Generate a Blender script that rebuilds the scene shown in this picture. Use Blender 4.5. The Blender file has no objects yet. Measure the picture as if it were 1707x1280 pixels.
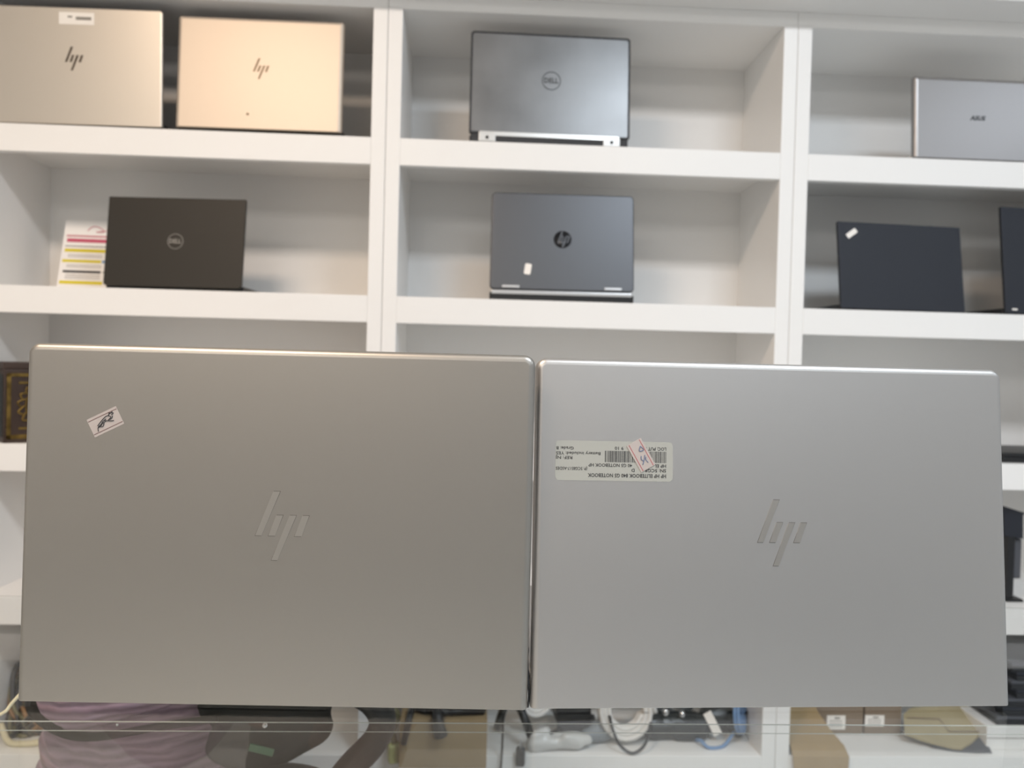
import bpy, bmesh, math, random
from mathutils import Vector, Matrix, noise
random.seed(7)
S = bpy.context.scene
COL = S.collection
PI = math.pi
Z0 = 1.17                                   # eye height of the camera above the floor
R_ = math.radians

# ------------------------------------------------------------------ camera
def make_camera(yaw, pitch, roll, fpx):
    cy, sy, cp, sp = math.cos(yaw), math.sin(yaw), math.cos(pitch), math.sin(pitch)
    f = Vector((sy*cp, cy*cp, -sp)); r = Vector((cy, -sy, 0)); u = r.cross(f)
    c, s = math.cos(roll), math.sin(roll)
    r2 = c*r + s*u; u2 = -s*r + c*u
    cam = bpy.data.cameras.new('camera'); o = bpy.data.objects.new('camera', cam); COL.objects.link(o)
    m = Matrix.Identity(4)
    for i in range(3):
        m[i][0] = r2[i]; m[i][1] = u2[i]; m[i][2] = -f[i]
    m[2][3] = Z0
    o.matrix_world = m
    cam.sensor_width = 36; cam.sensor_fit = 'HORIZONTAL'; cam.lens = 36*fpx/1707
    cam.clip_start = 0.01; cam.clip_end = 50
    cam.dof.use_dof = True; cam.dof.focus_distance = 0.50; cam.dof.aperture_fstop = 9.5
    S.camera = o
make_camera(0.04514, 0.01918, 0.02545, 1282.0)

# ------------------------------------------------------------------ world, lights, exposure
w = bpy.data.worlds.new('world'); S.world = w; w.use_nodes = True
w.node_tree.nodes['Background'].inputs[0].default_value = (0.80, 0.86, 1.0, 1)
w.node_tree.nodes['Background'].inputs[1].default_value = 0.35
def area(name, loc, size, power, color, rot=(0, 0, 0)):
    l = bpy.data.lights.new(name, 'AREA'); l.shape = 'RECTANGLE'; l.size, l.size_y = size
    l.energy = power; l.color = color
    o = bpy.data.objects.new(name, l); COL.objects.link(o); o.location = loc; o.rotation_euler = rot
    return o
area('ceiling_light_warm', (-0.75, 0.04, 2.46), (0.60, 0.28), 21, (1.0, 0.77, 0.58))
area('ceiling_light_middle', (0.75, 0.04, 2.46), (0.60, 0.28), 19, (0.82, 0.91, 1.0))
area('ceiling_light_right', (2.20, 0.04, 2.46), (0.60, 0.28), 7, (0.78, 0.88, 1.0))
area('fill_light_back', (-1.3, -2.2, 2.46), (1.8, 1.6), 40, (1.0, 0.89, 0.78))  # added fill behind the camera, no known fixture; lifts the shelf interiors
area('fill_light_back', (1.3, -2.2, 2.46), (1.8, 1.6), 21, (0.84, 0.92, 1.0))  # second added fill, cooler and weaker
S.view_settings.view_transform = 'Standard'; S.view_settings.look = 'None'
S.view_settings.gamma = 1; S.view_settings.use_curve_mapping = False
S.view_settings.exposure = 0.28
S.cycles.transparent_max_bounces = 24; S.cycles.diffuse_bounces = 8

# ------------------------------------------------------------------ materials
def lin(h):
    h = h.lstrip('#'); c = [int(h[i:i+2], 16)/255 for i in (0, 2, 4)]
    return tuple(x/12.92 if x <= 0.04045 else ((x+0.055)/1.055)**2.4 for x in c) + (1,)
def mat(name, col, rough=0.5, metal=0.0, spec=0.5, bump=None, mottle=None, coat=0.0):
    m = bpy.data.materials.new(name); m.use_nodes = True; nt = m.node_tree
    b = nt.nodes['Principled BSDF']
    c = lin(col) if isinstance(col, str) else col
    b.inputs['Base Color'].default_value = c; b.inputs['Roughness'].default_value = rough
    b.inputs['Metallic'].default_value = metal; b.inputs['Specular IOR Level'].default_value = spec
    b.inputs['Coat Weight'].default_value = coat
    tc = nt.nodes.new('ShaderNodeTexCoord')
    if mottle:
        sc, amt = mottle
        n = nt.nodes.new('ShaderNodeTexNoise'); n.inputs['Scale'].default_value = sc; n.inputs['Detail'].default_value = 4
        nt.links.new(tc.outputs['Object'], n.inputs['Vector'])
        r = nt.nodes.new('ShaderNodeMapRange'); r.inputs['From Min'].default_value = 0.3; r.inputs['From Max'].default_value = 0.7
        r.inputs['To Min'].default_value = 1-amt; r.inputs['To Max'].default_value = 1+amt
        nt.links.new(n.outputs['Fac'], r.inputs['Value'])
        x = nt.nodes.new('ShaderNodeVectorMath'); x.operation = 'SCALE'; x.inputs[0].default_value = c[:3]
        nt.links.new(r.outputs['Result'], x.inputs['Scale']); nt.links.new(x.outputs['Vector'], b.inputs['Base Color'])
        r2 = nt.nodes.new('ShaderNodeMapRange'); r2.inputs['From Min'].default_value = 0.3; r2.inputs['From Max'].default_value = 0.7
        r2.inputs['To Min'].default_value = max(0, rough-amt*0.3); r2.inputs['To Max'].default_value = min(1, rough+amt*0.3)
        nt.links.new(n.outputs['Fac'], r2.inputs['Value']); nt.links.new(r2.outputs['Result'], b.inputs['Roughness'])
    if bump:
        sc, st, dist = bump
        n = nt.nodes.new('ShaderNodeTexNoise'); n.inputs['Scale'].default_value = sc; n.inputs['Detail'].default_value = 5
        nt.links.new(tc.outputs['Object'], n.inputs['Vector'])
        bp = nt.nodes.new('ShaderNodeBump'); bp.inputs['Strength'].default_value = st; bp.inputs['Distance'].default_value = dist
        nt.links.new(n.outputs['Fac'], bp.inputs['Height']); nt.links.new(bp.outputs['Normal'], b.inputs['Normal'])
    return m
def wave_mat(name, ca, cb, scale, rough, axis='Z', dist=1.5, bump=0.6):
    m = mat(name, ca, rough); nt = m.node_tree; b = nt.nodes['Principled BSDF']
    tc = nt.nodes.new('ShaderNodeTexCoord'); wv = nt.nodes.new('ShaderNodeTexWave'); wv.bands_direction = axis
    wv.inputs['Scale'].default_value = scale; wv.inputs['Distortion'].default_value = dist
    wv.inputs['Detail Scale'].default_value = 1.2
    nt.links.new(tc.outputs['Object'], wv.inputs['Vector'])
    mx = nt.nodes.new('ShaderNodeMix'); mx.data_type = 'RGBA'
    mx.inputs['A'].default_value = lin(ca); mx.inputs['B'].default_value = lin(cb)
    nt.links.new(wv.outputs['Fac'], mx.inputs['Factor']); nt.links.new(mx.outputs['Result'], b.inputs['Base Color'])
    bp = nt.nodes.new('ShaderNodeBump'); bp.inputs['Strength'].default_value = bump; bp.inputs['Distance'].default_value = 0.003
    nt.links.new(wv.outputs['Fac'], bp.inputs['Height']); nt.links.new(bp.outputs['Normal'], b.inputs['Normal'])
    return m
def glass_mat(name, tint, haze=0.03, gloss=1.0):
    m = bpy.data.materials.new(name); m.use_nodes = True; nt = m.node_tree
    for n in list(nt.nodes): nt.nodes.remove(n)
    out = nt.nodes.new('ShaderNodeOutputMaterial'); t = nt.nodes.new('ShaderNodeBsdfTransparent'); t.inputs[0].default_value = tint
    g = nt.nodes.new('ShaderNodeBsdfGlossy'); g.inputs['Roughness'].default_value = 0.02
    d = nt.nodes.new('ShaderNodeBsdfDiffuse'); d.inputs[0].default_value = (0.8, 0.85, 0.83, 1)
    f = nt.nodes.new('ShaderNodeFresnel'); f.inputs[0].default_value = 1.35
    ml = nt.nodes.new('ShaderNodeMath'); ml.operation = 'MULTIPLY'; ml.inputs[1].default_value = gloss
    ge = nt.nodes.new('ShaderNodeNewGeometry'); inv = nt.nodes.new('ShaderNodeMath'); inv.operation = 'SUBTRACT'; inv.inputs[0].default_value = 1.0
    nt.links.new(ge.outputs['Backfacing'], inv.inputs[1]); nt.links.new(inv.outputs[0], ml.inputs[1])   # mirror only on the side met first
    nt.links.new(f.outputs[0], ml.inputs[0])
    m1 = nt.nodes.new('ShaderNodeMixShader'); m1.inputs[0].default_value = haze
    nt.links.new(t.outputs[0], m1.inputs[1]); nt.links.new(d.outputs[0], m1.inputs[2])
    m2 = nt.nodes.new('ShaderNodeMixShader'); nt.links.new(ml.outputs[0], m2.inputs[0])
    nt.links.new(m1.outputs[0], m2.inputs[1]); nt.links.new(g.outputs[0], m2.inputs[2])
    nt.links.new(m2.outputs[0], out.inputs['Surface'])
    return m
M = {
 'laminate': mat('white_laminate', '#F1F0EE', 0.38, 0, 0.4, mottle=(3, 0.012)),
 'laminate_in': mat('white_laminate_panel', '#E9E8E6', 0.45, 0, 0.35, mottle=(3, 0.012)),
 'wall': mat('wall_paint', '#D2D3D3', 0.8, bump=(60, 0.1, 0.002)),
 'ceiling': mat('ceiling_paint', '#E4E3E0', 0.9, bump=(40, 0.05, 0.002)),
 'floor': mat('floor_tile', '#C3C6C9', 0.3, mottle=(4, 0.06)),
 'alu_l': mat('brushed_silver_aluminium', '#A29E98', 0.40, 0.85, 0.5, bump=(1800, 0.03, 0.0002)),
 'alu_r': mat('bright_silver_aluminium', '#B9B7B5', 0.40, 0.85, 0.5, bump=(1800, 0.03, 0.0002)),
 'alu_logo': mat('polished_logo_metal', '#B4B0AA', 0.36, 0.85),
 'groove': mat('logo_groove', '#5B5853', 0.6, 0.3),
 'warm_alu': mat('pale_silver_aluminium', '#D2CABF', 0.36, 0.8),
 'cream_alu': mat('light_silver_aluminium', '#CBBEAF', 0.48, 0.55),
 'dark_logo': mat('dark_chrome_logo', '#5A4F45', 0.3, 0.6),
 'tan_logo': mat('bronze_chrome_logo', '#8A755A', 0.5, 0.1),
 'graphite': mat('smudged_graphite_lid', '#78797A', 0.34, 0.55, 0.5, mottle=(9, 0.13)),
 'graphite_b': mat('dark_grey_lid', '#56585C', 0.38, 0.5),
 'rubber': mat('dark_rubber_edge', '#2A2B2E', 0.6),
 'black_soft': mat('black_soft_touch', '#29251F', 0.5, 0.0, 0.4),
 'black_blue': mat('black_rubber_paint', '#24272F', 0.5, 0.0, 0.4),
 'black': mat('black_plastic', '#17181A', 0.42),
 'blackcable': mat('black_cable_jacket', '#1D1F22', 0.4),
 'keys': mat('black_keys', '#141416', 0.55),
 'screen': mat('dark_screen_glass', '#08090B', 0.12),
 'silver': mat('silver_plastic', '#C9CACB', 0.3, 0.5),
 'hinge': mat('satin_hinge_metal', '#DADAD8', 0.3, 0.5),
 'asus': mat('champagne_silver_lid', '#9E9B9A', 0.38, 0.75),
 'label': mat('label_paper', '#A2A39D', 0.55),
 'label_small': mat('small_label_paper', '#AFA6A2', 0.6),
 'white_sticker': mat('white_sticker', '#F2EDE6', 0.5),
 'ink': mat('black_ink', '#26262A', 0.6),
 'ink_grey': mat('grey_ink', '#8C8780', 0.6),
 'ink_blue': mat('blue_pen_ink', '#5C6C8C', 0.6),
 'ink_red': mat('red_border_ink', '#A8474F', 0.6),
 'ink_maroon': mat('maroon_border_ink', '#6A4C48', 0.6),
 'logo_light': mat('silver_logo_ink', '#8E8B86', 0.4, 0.3),
 'logo_black': mat('black_gloss_logo', '#1E1F23', 0.3),
 'flyer': mat('flyer_paper', '#F4F1EE', 0.6),
 'pink': mat('pink_print', '#C4506B', 0.6), 'pink_pale': mat('pale_pink_print', '#CE9098', 0.6),
 'yellow': mat('yellow_print', '#DCCB25', 0.6), 'bluep': mat('blue_print', '#7F9FC0', 0.6),
 'gold': mat('ornate_gold_foil', '#7A6432', 0.4, 0.7, mottle=(60, 0.35)),
 'brown': mat('dark_brown_box', '#3A2B22', 0.45, mottle=(12, 0.2)),
 'darkgreen': mat('near_black_green_card', '#1A211F', 0.5),
 'card': mat('brown_cardboard', '#9C8663', 0.85, 0, 0.2, mottle=(14, 0.05), bump=(90, 0.15, 0.001)),
 'card_dark': mat('grey_brown_cardboard', '#857564', 0.85, 0, 0.2, mottle=(14, 0.05)),
 'card_pale': mat('pale_tan_card', '#A89C7C', 0.8, 0, 0.2, mottle=(18, 0.06)),
 'greysheet': mat('charcoal_card', '#4E5056', 0.7),
 'skin': mat('skin', '#8A5A40', 0.55, bump=(80, 0.1, 0.001)),
 'hair': mat('black_hair', '#120F0E', 0.5, bump=(120, 0.6, 0.003)),
 'shirt': wave_mat('mauve_ribbed_shirt', '#8E7886', '#75616D', 26, 0.85, 'Z', 3.0, 0.8),
 'trousers': mat('dark_trousers', '#1F2024', 0.85, bump=(200, 0.3, 0.001)),
 'bag': mat('black_nylon', '#101111', 0.8, 0, 0.2, bump=(300, 0.3, 0.001)),
 'green': mat('dull_green_print', '#2F4D38', 0.6),
 'chair': mat('black_chair_plastic', '#131414', 0.55, 0, 0.3), 'chair_fabric': mat('black_chair_fabric', '#202124', 0.9, bump=(400, 0.3, 0.001)),
 'chrome': mat('chrome', '#D8D8D8', 0.12, 1.0),
 'whitecable': mat('white_cable_jacket', '#E2E0DC', 0.45), 'cream': mat('cream_cable_jacket', '#D8CFB0', 0.5),
 'tancable': mat('brown_cable_jacket', '#8E6C48', 0.5), 'olive': mat('olive_cable_jacket', '#6E6A4A', 0.55),
 'bluecable': mat('blue_cable_jacket', '#6E8FB8', 0.5),
 'clear_plastic': mat('frosted_plastic_bag', '#CFCFCD', 0.25, 0, 0.6, bump=(25, 0.6, 0.01)),
 'black_bag': mat('shiny_black_plastic_bag', '#23282A', 0.25, 0, 0.6, bump=(30, 0.7, 0.012)),
 'greyplug': mat('grey_plastic', '#7F868C', 0.5), 'yellowgreen': mat('yellow_green_plastic', '#A9AE6E', 0.5),
 'trim': mat('pale_edge_trim', '#B4B7B2', 0.4, 0.0),
 'glass': glass_mat('clear_glass', (0.985, 0.993, 0.99, 1), 0.0015, 0.22),
}

# ------------------------------------------------------------------ helpers
def tag(o, label=None, cat=None, group=None, kind=None):
    if label: o['label'] = label
    if cat: o['category'] = cat
    if group: o['group'] = group
    if kind: o['kind'] = kind
    return o
def thing(name, label, cat, loc=(0, 0, 0), rz=0, group=None):
    o = bpy.data.objects.new(name, None); COL.objects.link(o); o.location = loc; o.rotation_euler = (0, 0, rz)
    o.empty_display_size = 0.05
    return tag(o, label, cat, group)
def T(x=0, y=0, z=0, rx=0, ry=0, rz=0, s=1):
    return Matrix.Translation((x, y, z)) @ Matrix.Rotation(rz, 4, 'Z') @ Matrix.Rotation(ry, 4, 'Y') @ Matrix.Rotation(rx, 4, 'X') @ Matrix.Scale(s, 4)
class MB:
    def __init__(s): s.v = []; s.f = []; s.m = []; s.sm = []
    def add(s, vs, fs, mi=0, mx=None, smooth=False):
        b = len(s.v)
        s.v += [tuple(mx @ Vector(p)) if mx else tuple(p) for p in vs]
        for f in fs: s.f.append([b+i for i in f]); s.m.append(mi); s.sm.append(smooth)
        return s
    def box(s, x0, x1, y0, y1, z0, z1, mi=0, mx=None, bev=0.0):
        if bev <= 0:
            vs = [(x, y, z) for x in (x0, x1) for y in (y0, y1) for z in (z0, z1)]
            return s.add(vs, [(0, 1, 3, 2), (4, 6, 7, 5), (0, 4, 5, 1), (2, 3, 7, 6), (0, 2, 6, 4), (1, 5, 7, 3)], mi, mx)
        bm = bmesh.new(); bmesh.ops.create_cube(bm, size=1)
        for v in bm.verts: v.co = Vector(((x0+x1)/2+v.co.x*(x1-x0), (y0+y1)/2+v.co.y*(y1-y0), (z0+z1)/2+v.co.z*(z1-z0)))
        bmesh.ops.bevel(bm, geom=bm.edges[:], offset=bev, segments=3, affect='EDGES', profile=0.5)
        bm.verts.index_update()
        s.add([v.co.copy() for v in bm.verts], [[v.index for v in f.verts] for f in bm.faces], mi, mx); bm.free()
        return s
    def rings(s, rings, mi=0, mx=None, cap0=True, cap1=True, smooth=True):
        n = len(rings[0]); vs = [p for r in rings for p in r]; fs = []
        for k in range(len(rings)-1):
            for i in range(n):
                j = (i+1) % n; fs.append((k*n+i, k*n+j, (k+1)*n+j, (k+1)*n+i))
        s.add(vs, fs, mi, mx, smooth)
        b = len(s.v)-len(vs)
        if cap0: s.f.append([b+i for i in range(n)][::-1]); s.m.append(mi); s.sm.append(False)
        if cap1: s.f.append([b+(len(rings)-1)*n+i for i in range(n)]); s.m.append(mi); s.sm.append(False)
        return s
    def tube(s, pts, r, mi=0, n=10, mx=None, closed=False, ry=None, sub=6):
        P = [Vector(p) for p in pts]
        if sub > 1 and len(P) > 2:
            Q = []; L = len(P); rng = range(L if closed else L-1)
            for i in rng:
                if closed: a, b, c, d = P[(i-1) % L], P[i], P[(i+1) % L], P[(i+2) % L]
                else: a, b, c, d = P[max(i-1, 0)], P[i], P[i+1], P[min(i+2, L-1)]
                for k in range(sub):
                    t = k/sub
                    Q.append(0.5*((2*b)+(c-a)*t+(2*a-5*b+4*c-d)*t*t+(3*b-a-3*c+d)*t**3))
            if not closed: Q.append(P[-1])
            P = Q
        L = len(P); rings = []; up = None
        for i in range(L):
            a = P[i-1] if (i > 0 or closed) else P[i]; b = P[(i+1) % L] if (i < L-1 or closed) else P[i]
            t = (b-a).normalized()
            if up is None: up = Vector((0, 1, 0)) if abs(t.y) < 0.8 else Vector((0, 0, 1))
            x = (up - t*up.dot(t)).normalized(); up = x; y = t.cross(x)
            rr = r(i/(L-1)) if callable(r) else r
            r2 = ry if ry else rr
            rings.append([P[i] + x*math.cos(2*PI*k/n)*r2 + y*math.sin(2*PI*k/n)*rr for k in range(n)])
        if closed: rings.append(rings[0]); return s.rings(rings, mi, mx, False, False)
        return s.rings(rings, mi, mx)
    def lathe(s, prof, mi=0, mx=None, n=24):
        return s.rings([[(r*math.cos(2*PI*k/n), r*math.sin(2*PI*k/n), z) for k in range(n)] for r, z in prof], mi, mx)
    def prism(s, pts, y0, y1, mi=0, mx=None):      # outline in x,z extruded along y
        n = len(pts)
        area = sum(pts[i][0]*pts[(i+1) % n][1]-pts[(i+1) % n][0]*pts[i][1] for i in range(n))
        if area < 0: pts = pts[::-1]
        vs = [(x, y0, z) for x, z in pts]+[(x, y1, z) for x, z in pts]
        fs = [list(range(n)), list(range(2*n-1, n-1, -1))]+[(i, i+n, (i+1) % n+n, (i+1) % n) for i in range(n)]
        return s.add(vs, fs, mi, mx)
    def text(s, body, size, mi=0, mx=None, shear=0.0, space=1.0, bold=0.0, width=None, depth=0.0001, align='CENTER'):
        c = bpy.data.curves.new('t', 'FONT'); c.body = body; c.size = size; c.shear = shear; c.space_character = space
        c.align_x = align; c.align_y = 'CENTER'; c.extrude = depth; c.offset = bold; c.resolution_u = 2
        o = bpy.data.objects.new('t', c); COL.objects.link(o)
        me = bpy.data.meshes.new_from_object(o)
        vs = [v.co.copy() for v in me.vertices]
        if vs:
            x0 = min(v.x for v in vs); x1 = max(v.x for v in vs)
            if width:
                k = width/(x1-x0)
                for v in vs: v.x = (v.x-x0)*k - (width/2 if align == 'CENTER' else 0)
            # text lies in x,y facing +z; stand it up in x,z facing -y
            vs = [Vector((v.x, -v.z, v.y)) for v in vs]
            s.add(vs, [list(p.vertices) for p in me.polygons], mi, mx)
        bpy.data.objects.remove(o); bpy.data.meshes.remove(me); bpy.data.curves.remove(c)
        return s
    def build(s, name, mats, parent=None, loc=None, label=None):
        me = bpy.data.meshes.new(name); me.from_pydata(s.v, [], s.f)
        mats = mats if isinstance(mats, (list, tuple)) else [mats]
        for m in mats: me.materials.append(M[m] if isinstance(m, str) else m)
        me.polygons.foreach_set('material_index', s.m); me.polygons.foreach_set('use_smooth', s.sm)
        me.validate(); me.update()
        o = bpy.data.objects.new(name, me); COL.objects.link(o)
        if parent: o.parent = parent
        if loc: o.location = loc
        if label: o['label'] = label
        return o
def struct(name, mb, m): return tag(mb.build(name, m), kind='structure')

# ------------------------------------------------------------------ room
struct('floor', MB().box(-3.2, 3.2, -3.6, 1.80, -0.05, 0), 'floor')
struct('ceiling', MB().box(-3.2, 3.2, -3.6, 1.80, 2.50, 2.56), 'ceiling')
struct('wall_back', MB().box(-3.3, 3.3, 1.80, 1.90, 0, 2.56), 'wall')
struct('wall_front', MB().box(-3.3, 3.3, -3.7, -3.6, 0, 2.56), 'wall')
struct('added_dark_panel', MB().box(-3.2, 3.2, -3.6, -3.58, 0, 1.05, 0, None, .003), 'greysheet')  # unseen dark panel, added so the counter lids reflect darker lower down
struct('wall_left', MB().box(-3.3, -3.2, -3.6, 1.80, 0, 2.56), 'wall')
struct('wall_right', MB().box(3.2, 3.3, -3.6, 1.80, 0, 2.56), 'wall')

# ------------------------------------------------------------------ shelving: three white units side by side
YF, YB = 1.500, 1.730
LEV = [(Z0+.4394, Z0+.3877), (Z0+.135, Z0+.0837), (Z0-.166, Z0-.2181), (Z0-.460, Z0-.512), (Z0-.762, Z0-.822), (Z0-1.05, Z0-1.10)]
def unit(x0, x1, label, tl=.0282, tr=.0282):
    t = thing('shelving_unit', label, 'shelves', ((x0+x1)/2, YF, 0), 0, 'white shelving units joined along the wall')
    c = Vector(((x0+x1)/2, YF, 0)); mx = Matrix.Translation(-c)
    top = Z0+.717
    a, b = x0+.0004, x1-.0004
    for xa, xb in ((a, x0+tl), (x1-tr, b)):
        MB().box(xa, xb, YF, YB+.016, 0, Z0+.6884, 0, mx, bev=.0012).build('side_panel', 'laminate', t)
    MB().box(a, b, YF+.004, YB+.016, Z0+.6884, top, 0, mx).build('top_board', 'laminate', t)
    MB().box(x0+tl, x1-tr, YB, YB+.012, 0.0, Z0+.6884, 0, mx).build('back_panel', 'laminate_in', t)
    for zt, zb in LEV:
        m = MB().box(x0+tl, x1-tr, YF+.018, YB, zt-.026, zt, 0, mx)
        s = m.build('shelf', 'laminate_in', t)
        MB().box(x0+tl, x1-tr, YF, YF+.018, zb, zt+.0005, 0, mx, bev=.001).build('shelf_lip', 'laminate', s)
    MB().box(x0+tl, x1-tr, YF+.03, YF+.045, 0, LEV[-1][1], 0, mx).build('kick_board', 'laminate', t)
    return t
unit(-.968, -.188, 'white shelving unit at left holding two silver laptops above a black one')
unit(-.188, .6142, 'white shelving unit in the middle with one grey laptop on each upper shelf')
unit(.6142, 1.4162, 'white shelving unit at right holding a silver laptop above two black ones')
struct('trim_1', MB().box(-1.6, 2.2, 1.418, 1.80, Z0+.7174, Z0+.775, bev=.002), 'laminate')

# ------------------------------------------------------------------ laptops
def rr(x0, x1, z0, z1, rt, rb, n=8):
    pts = []
    for cx, cz, r, a0 in ((x1-rt, z1-rt, rt, 0), (x0+rt, z1-rt, rt, PI/2), (x0+rb, z0+rb, rb, PI), (x1-rb, z0+rb, rb, 3*PI/2)):
        for k in range(n+1):
            a = a0+PI/2*k/n; pts.append((cx+r*math.cos(a), cz+r*math.sin(a)))
    return pts
def slab(w, h, th, rt, rb, bev, bb=None, mi=0, steps=6, mx=None, mb=None):
    """rounded slab: outer face at y=0 with a soft bevel of radius bev (bb at the bottom edge), back at y=th"""
    bb = bev if bb is None else bb
    mb = mb or MB(); rings = []
    for k in range(steps+1):
        a = PI/2*k/steps; ins = 1-math.sin(a); y = 1-math.cos(a)
        i, ib = bev*ins, bb*ins
        o = rr(-w/2+i, w/2-i, ib, h-i, max(rt-i, .0004), max(rb-ib, .0003))
        rings.append([(x, y*min(bev, th*.8), z) for x, z in o])
    o = rr(-w/2, w/2, 0, h, rt, rb); rings.append([(x, th, z) for x, z in o])
    return mb.rings(rings, mi, mx)
def hp_logo(parent, cx, cz, hgt, fill, edge=None, name='logo'):
    """four slanted bars; hgt = full height of the mark"""
    k = hgt/1015.0
    q = [[(410, 145), (520, 145), (265, 800), (165, 800)], [(470, 495), (570, 495), (460, 800), (360, 800)],
         [(665, 495), (765, 495), (505, 1160), (415, 1160)], [(855, 495), (955, 495), (850, 800), (745, 800)]]
    # the long bars lean a little less near their top, as on the lid
    q[0] = [(415, 145), (515, 145), (425, 400), (350, 560), (262, 800), (165, 800), (235, 560), (330, 350)]
    q[0] = [(415, 145), (518, 145), (262, 800), (168, 800)]
    mb = MB(); e = .00028
    for p in q:
        pts = [(cx+(x-560)*k, cz-(y-652)*k) for x, y in p]
        if edge:
            mx_, mz_ = sum(a for a, b in pts)/4, sum(b for a, b in pts)/4
            big = [(a+(e*1.0 if a > mx_ else -e*1.0)*1.1, b+(e if b > mz_ else -e)) for a, b in pts]
            mb.prism(big, -.00012, .0002, 1)
            mb.prism([(a, b) for a, b in pts], -.00022, .0002, 0)
        else: mb.prism(pts, -.0003, .0002, 0)
    return mb.build(name, [fill, edge or fill], parent)
def laptop(name, label, pos, w, h, yaw, tilt, lidm, basem, rt=.006, rb=.002, th=.006, bev=.003, bb=.0006, drop=.014, base_d=None,
           base_th=.016, gap=.004, cat='laptop', group=None, base_rt=.006, foot=True):
    """pos = bottom centre of the outer lid face; the lid faces -y and the base lies behind it.
       drop = height of the lid's bottom edge above the shelf; tilt>0 leans the lid's top back"""
    surf = pos[2]-drop
    t = thing(name, label, cat, (pos[0], pos[1], surf), yaw, group)
    lid = slab(w, h, th, rt, rb, bev, bb).build('lid', lidm, t); lid.location = (0, 0, drop); lid.rotation_euler = (-tilt, 0, 0)
    # display on the inner face
    MB().box(-w/2+.006, w/2-.006, th, th+.0006, .012, h-.006, 1).box(-w/2+.012, w/2-.012, th+.0006, th+.0009, .022, h-.014, 0).build('screen', ['screen', 'black'], lid)
    bd = base_d or min(h*.98, max(.17, 1.722-pos[1]-th-gap-.5*w*abs(math.sin(yaw))))
    if pos[1] < 1: bd = .228
    fz = 0
    y0 = th+gap
    bm = MB(); bw = w/2-(.0018 if pos[1] < 1 else 0)
    o = rr(-bw, bw, 0, bd, base_rt, .004)
    o2 = rr(-bw+.002, bw-.002, .002, bd-.002, base_rt, .004)
    bm.rings([[(x, y0+z, fz) for x, z in o2], [(x, y0+z, fz+.003) for x, z in o], [(x, y0+z, base_th-.001) for x, z in o], [(x, y0+z, base_th) for x, z in o2]][::-1], smooth=False)
    b = bm.build('base', basem, t)
    kb = MB(); kw = (w-.03)/14; kd = kw*.95
    for r in range(5):
        for c in range(14):
            kb.box(-w/2+.015+c*kw+.001, -w/2+.015+(c+1)*kw-.001, y0+.022+r*kd+.001, y0+.022+(r+1)*kd-.001, base_th, base_th+.0012)
    kb.build('keyboard', 'keys', b)
    MB().box(-.05, .05, y0+bd-.075, y0+bd-.015, base_th, base_th+.0006).build('touchpad', basem, b)
    return t, lid, b
SH1, SH2, SH3, SH4, SH5 = [l[0] for l in LEV[:5]]
CT = Z0-.2225                                        # counter glass surface

# --- the two laptops on the glass counter
tA, lidA, bA = laptop('laptop', 'large silver laptop on the glass counter with only one small handwritten sticker at upper left', (-.1256, .4939, Z0-.2196), .326, .2291, R_(-1.62), R_(1.71),
       'alu_l', 'alu_l', rt=.0075, rb=.0012, th=.0062, bev=.0046, bb=.0009, drop=.0029, base_th=.017, group=None)
tB, lidB, bB = laptop('laptop', 'silver laptop on the glass counter with a large white barcode label', (.2024, .4947, Z0-.2191), .326, .2285, R_(1.48), R_(5.19),
       'alu_r', 'alu_r', rt=.0075, rb=.0012, th=.0062, bev=.0046, bb=.0009, drop=.0034, base_th=.017)
hp_logo(lidA, .0028, .1155, .0440, 'alu_logo', 'groove')
hp_logo(lidB, .0045, .1145, .0437, 'alu_logo', 'groove')

def sticker_small(parent, cx, cz, w, h, ang, border, scr, paper='label_small', yoff=0.0):
    m = MB(); y = -.00012-yoff; mx = T(cx, y, cz, ry=-ang)
    m.box(-w/2, w/2, 0, .0003+yoff, -h/2, h/2, 0, mx)
    for s in (-1, 1): m.box(-w/2+.0003, w/2-.0003, -.0001, 0, s*h*.36-.00018, s*h*.36+.00018, 1, mx)
    for st in scr: m.tube([(a*w, -.00008, b*h) for a, b in st], .00028, 2, 5, mx, sub=4)
    return m
# lid A: pixel (163,703) -> local
m = sticker_small(lidA, -.1115, .1795, .0205, .0125, R_(27), 'ink_maroon',
    [[(-.32, -.30), (-.27, -.10), (-.12, -.02), (.02, .02)], [(-.27, -.02), (-.05, .16), (.12, .24), (.22, .10), (.10, .02)], [(-.2, -.12), (-.12, -.16), (-.05, -.02)],
     [(.0, .06), (.2, -.10), (.26, -.12)], [(.12, .02), (.22, .02), (.28, .12)], [(.16, .22), (.24, .30), (.34, .24), (.26, .18)], [(.2, .34), (.28, .30), (.33, .33)],
     [(-.26, -.12), (-.16, -.08), (-.08, .06), (.06, .12)]])
m.build('handwritten_sticker', ['label_small', 'ink_maroon', 'ink'], lidA, label='small white sticker with black handwriting')

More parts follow.
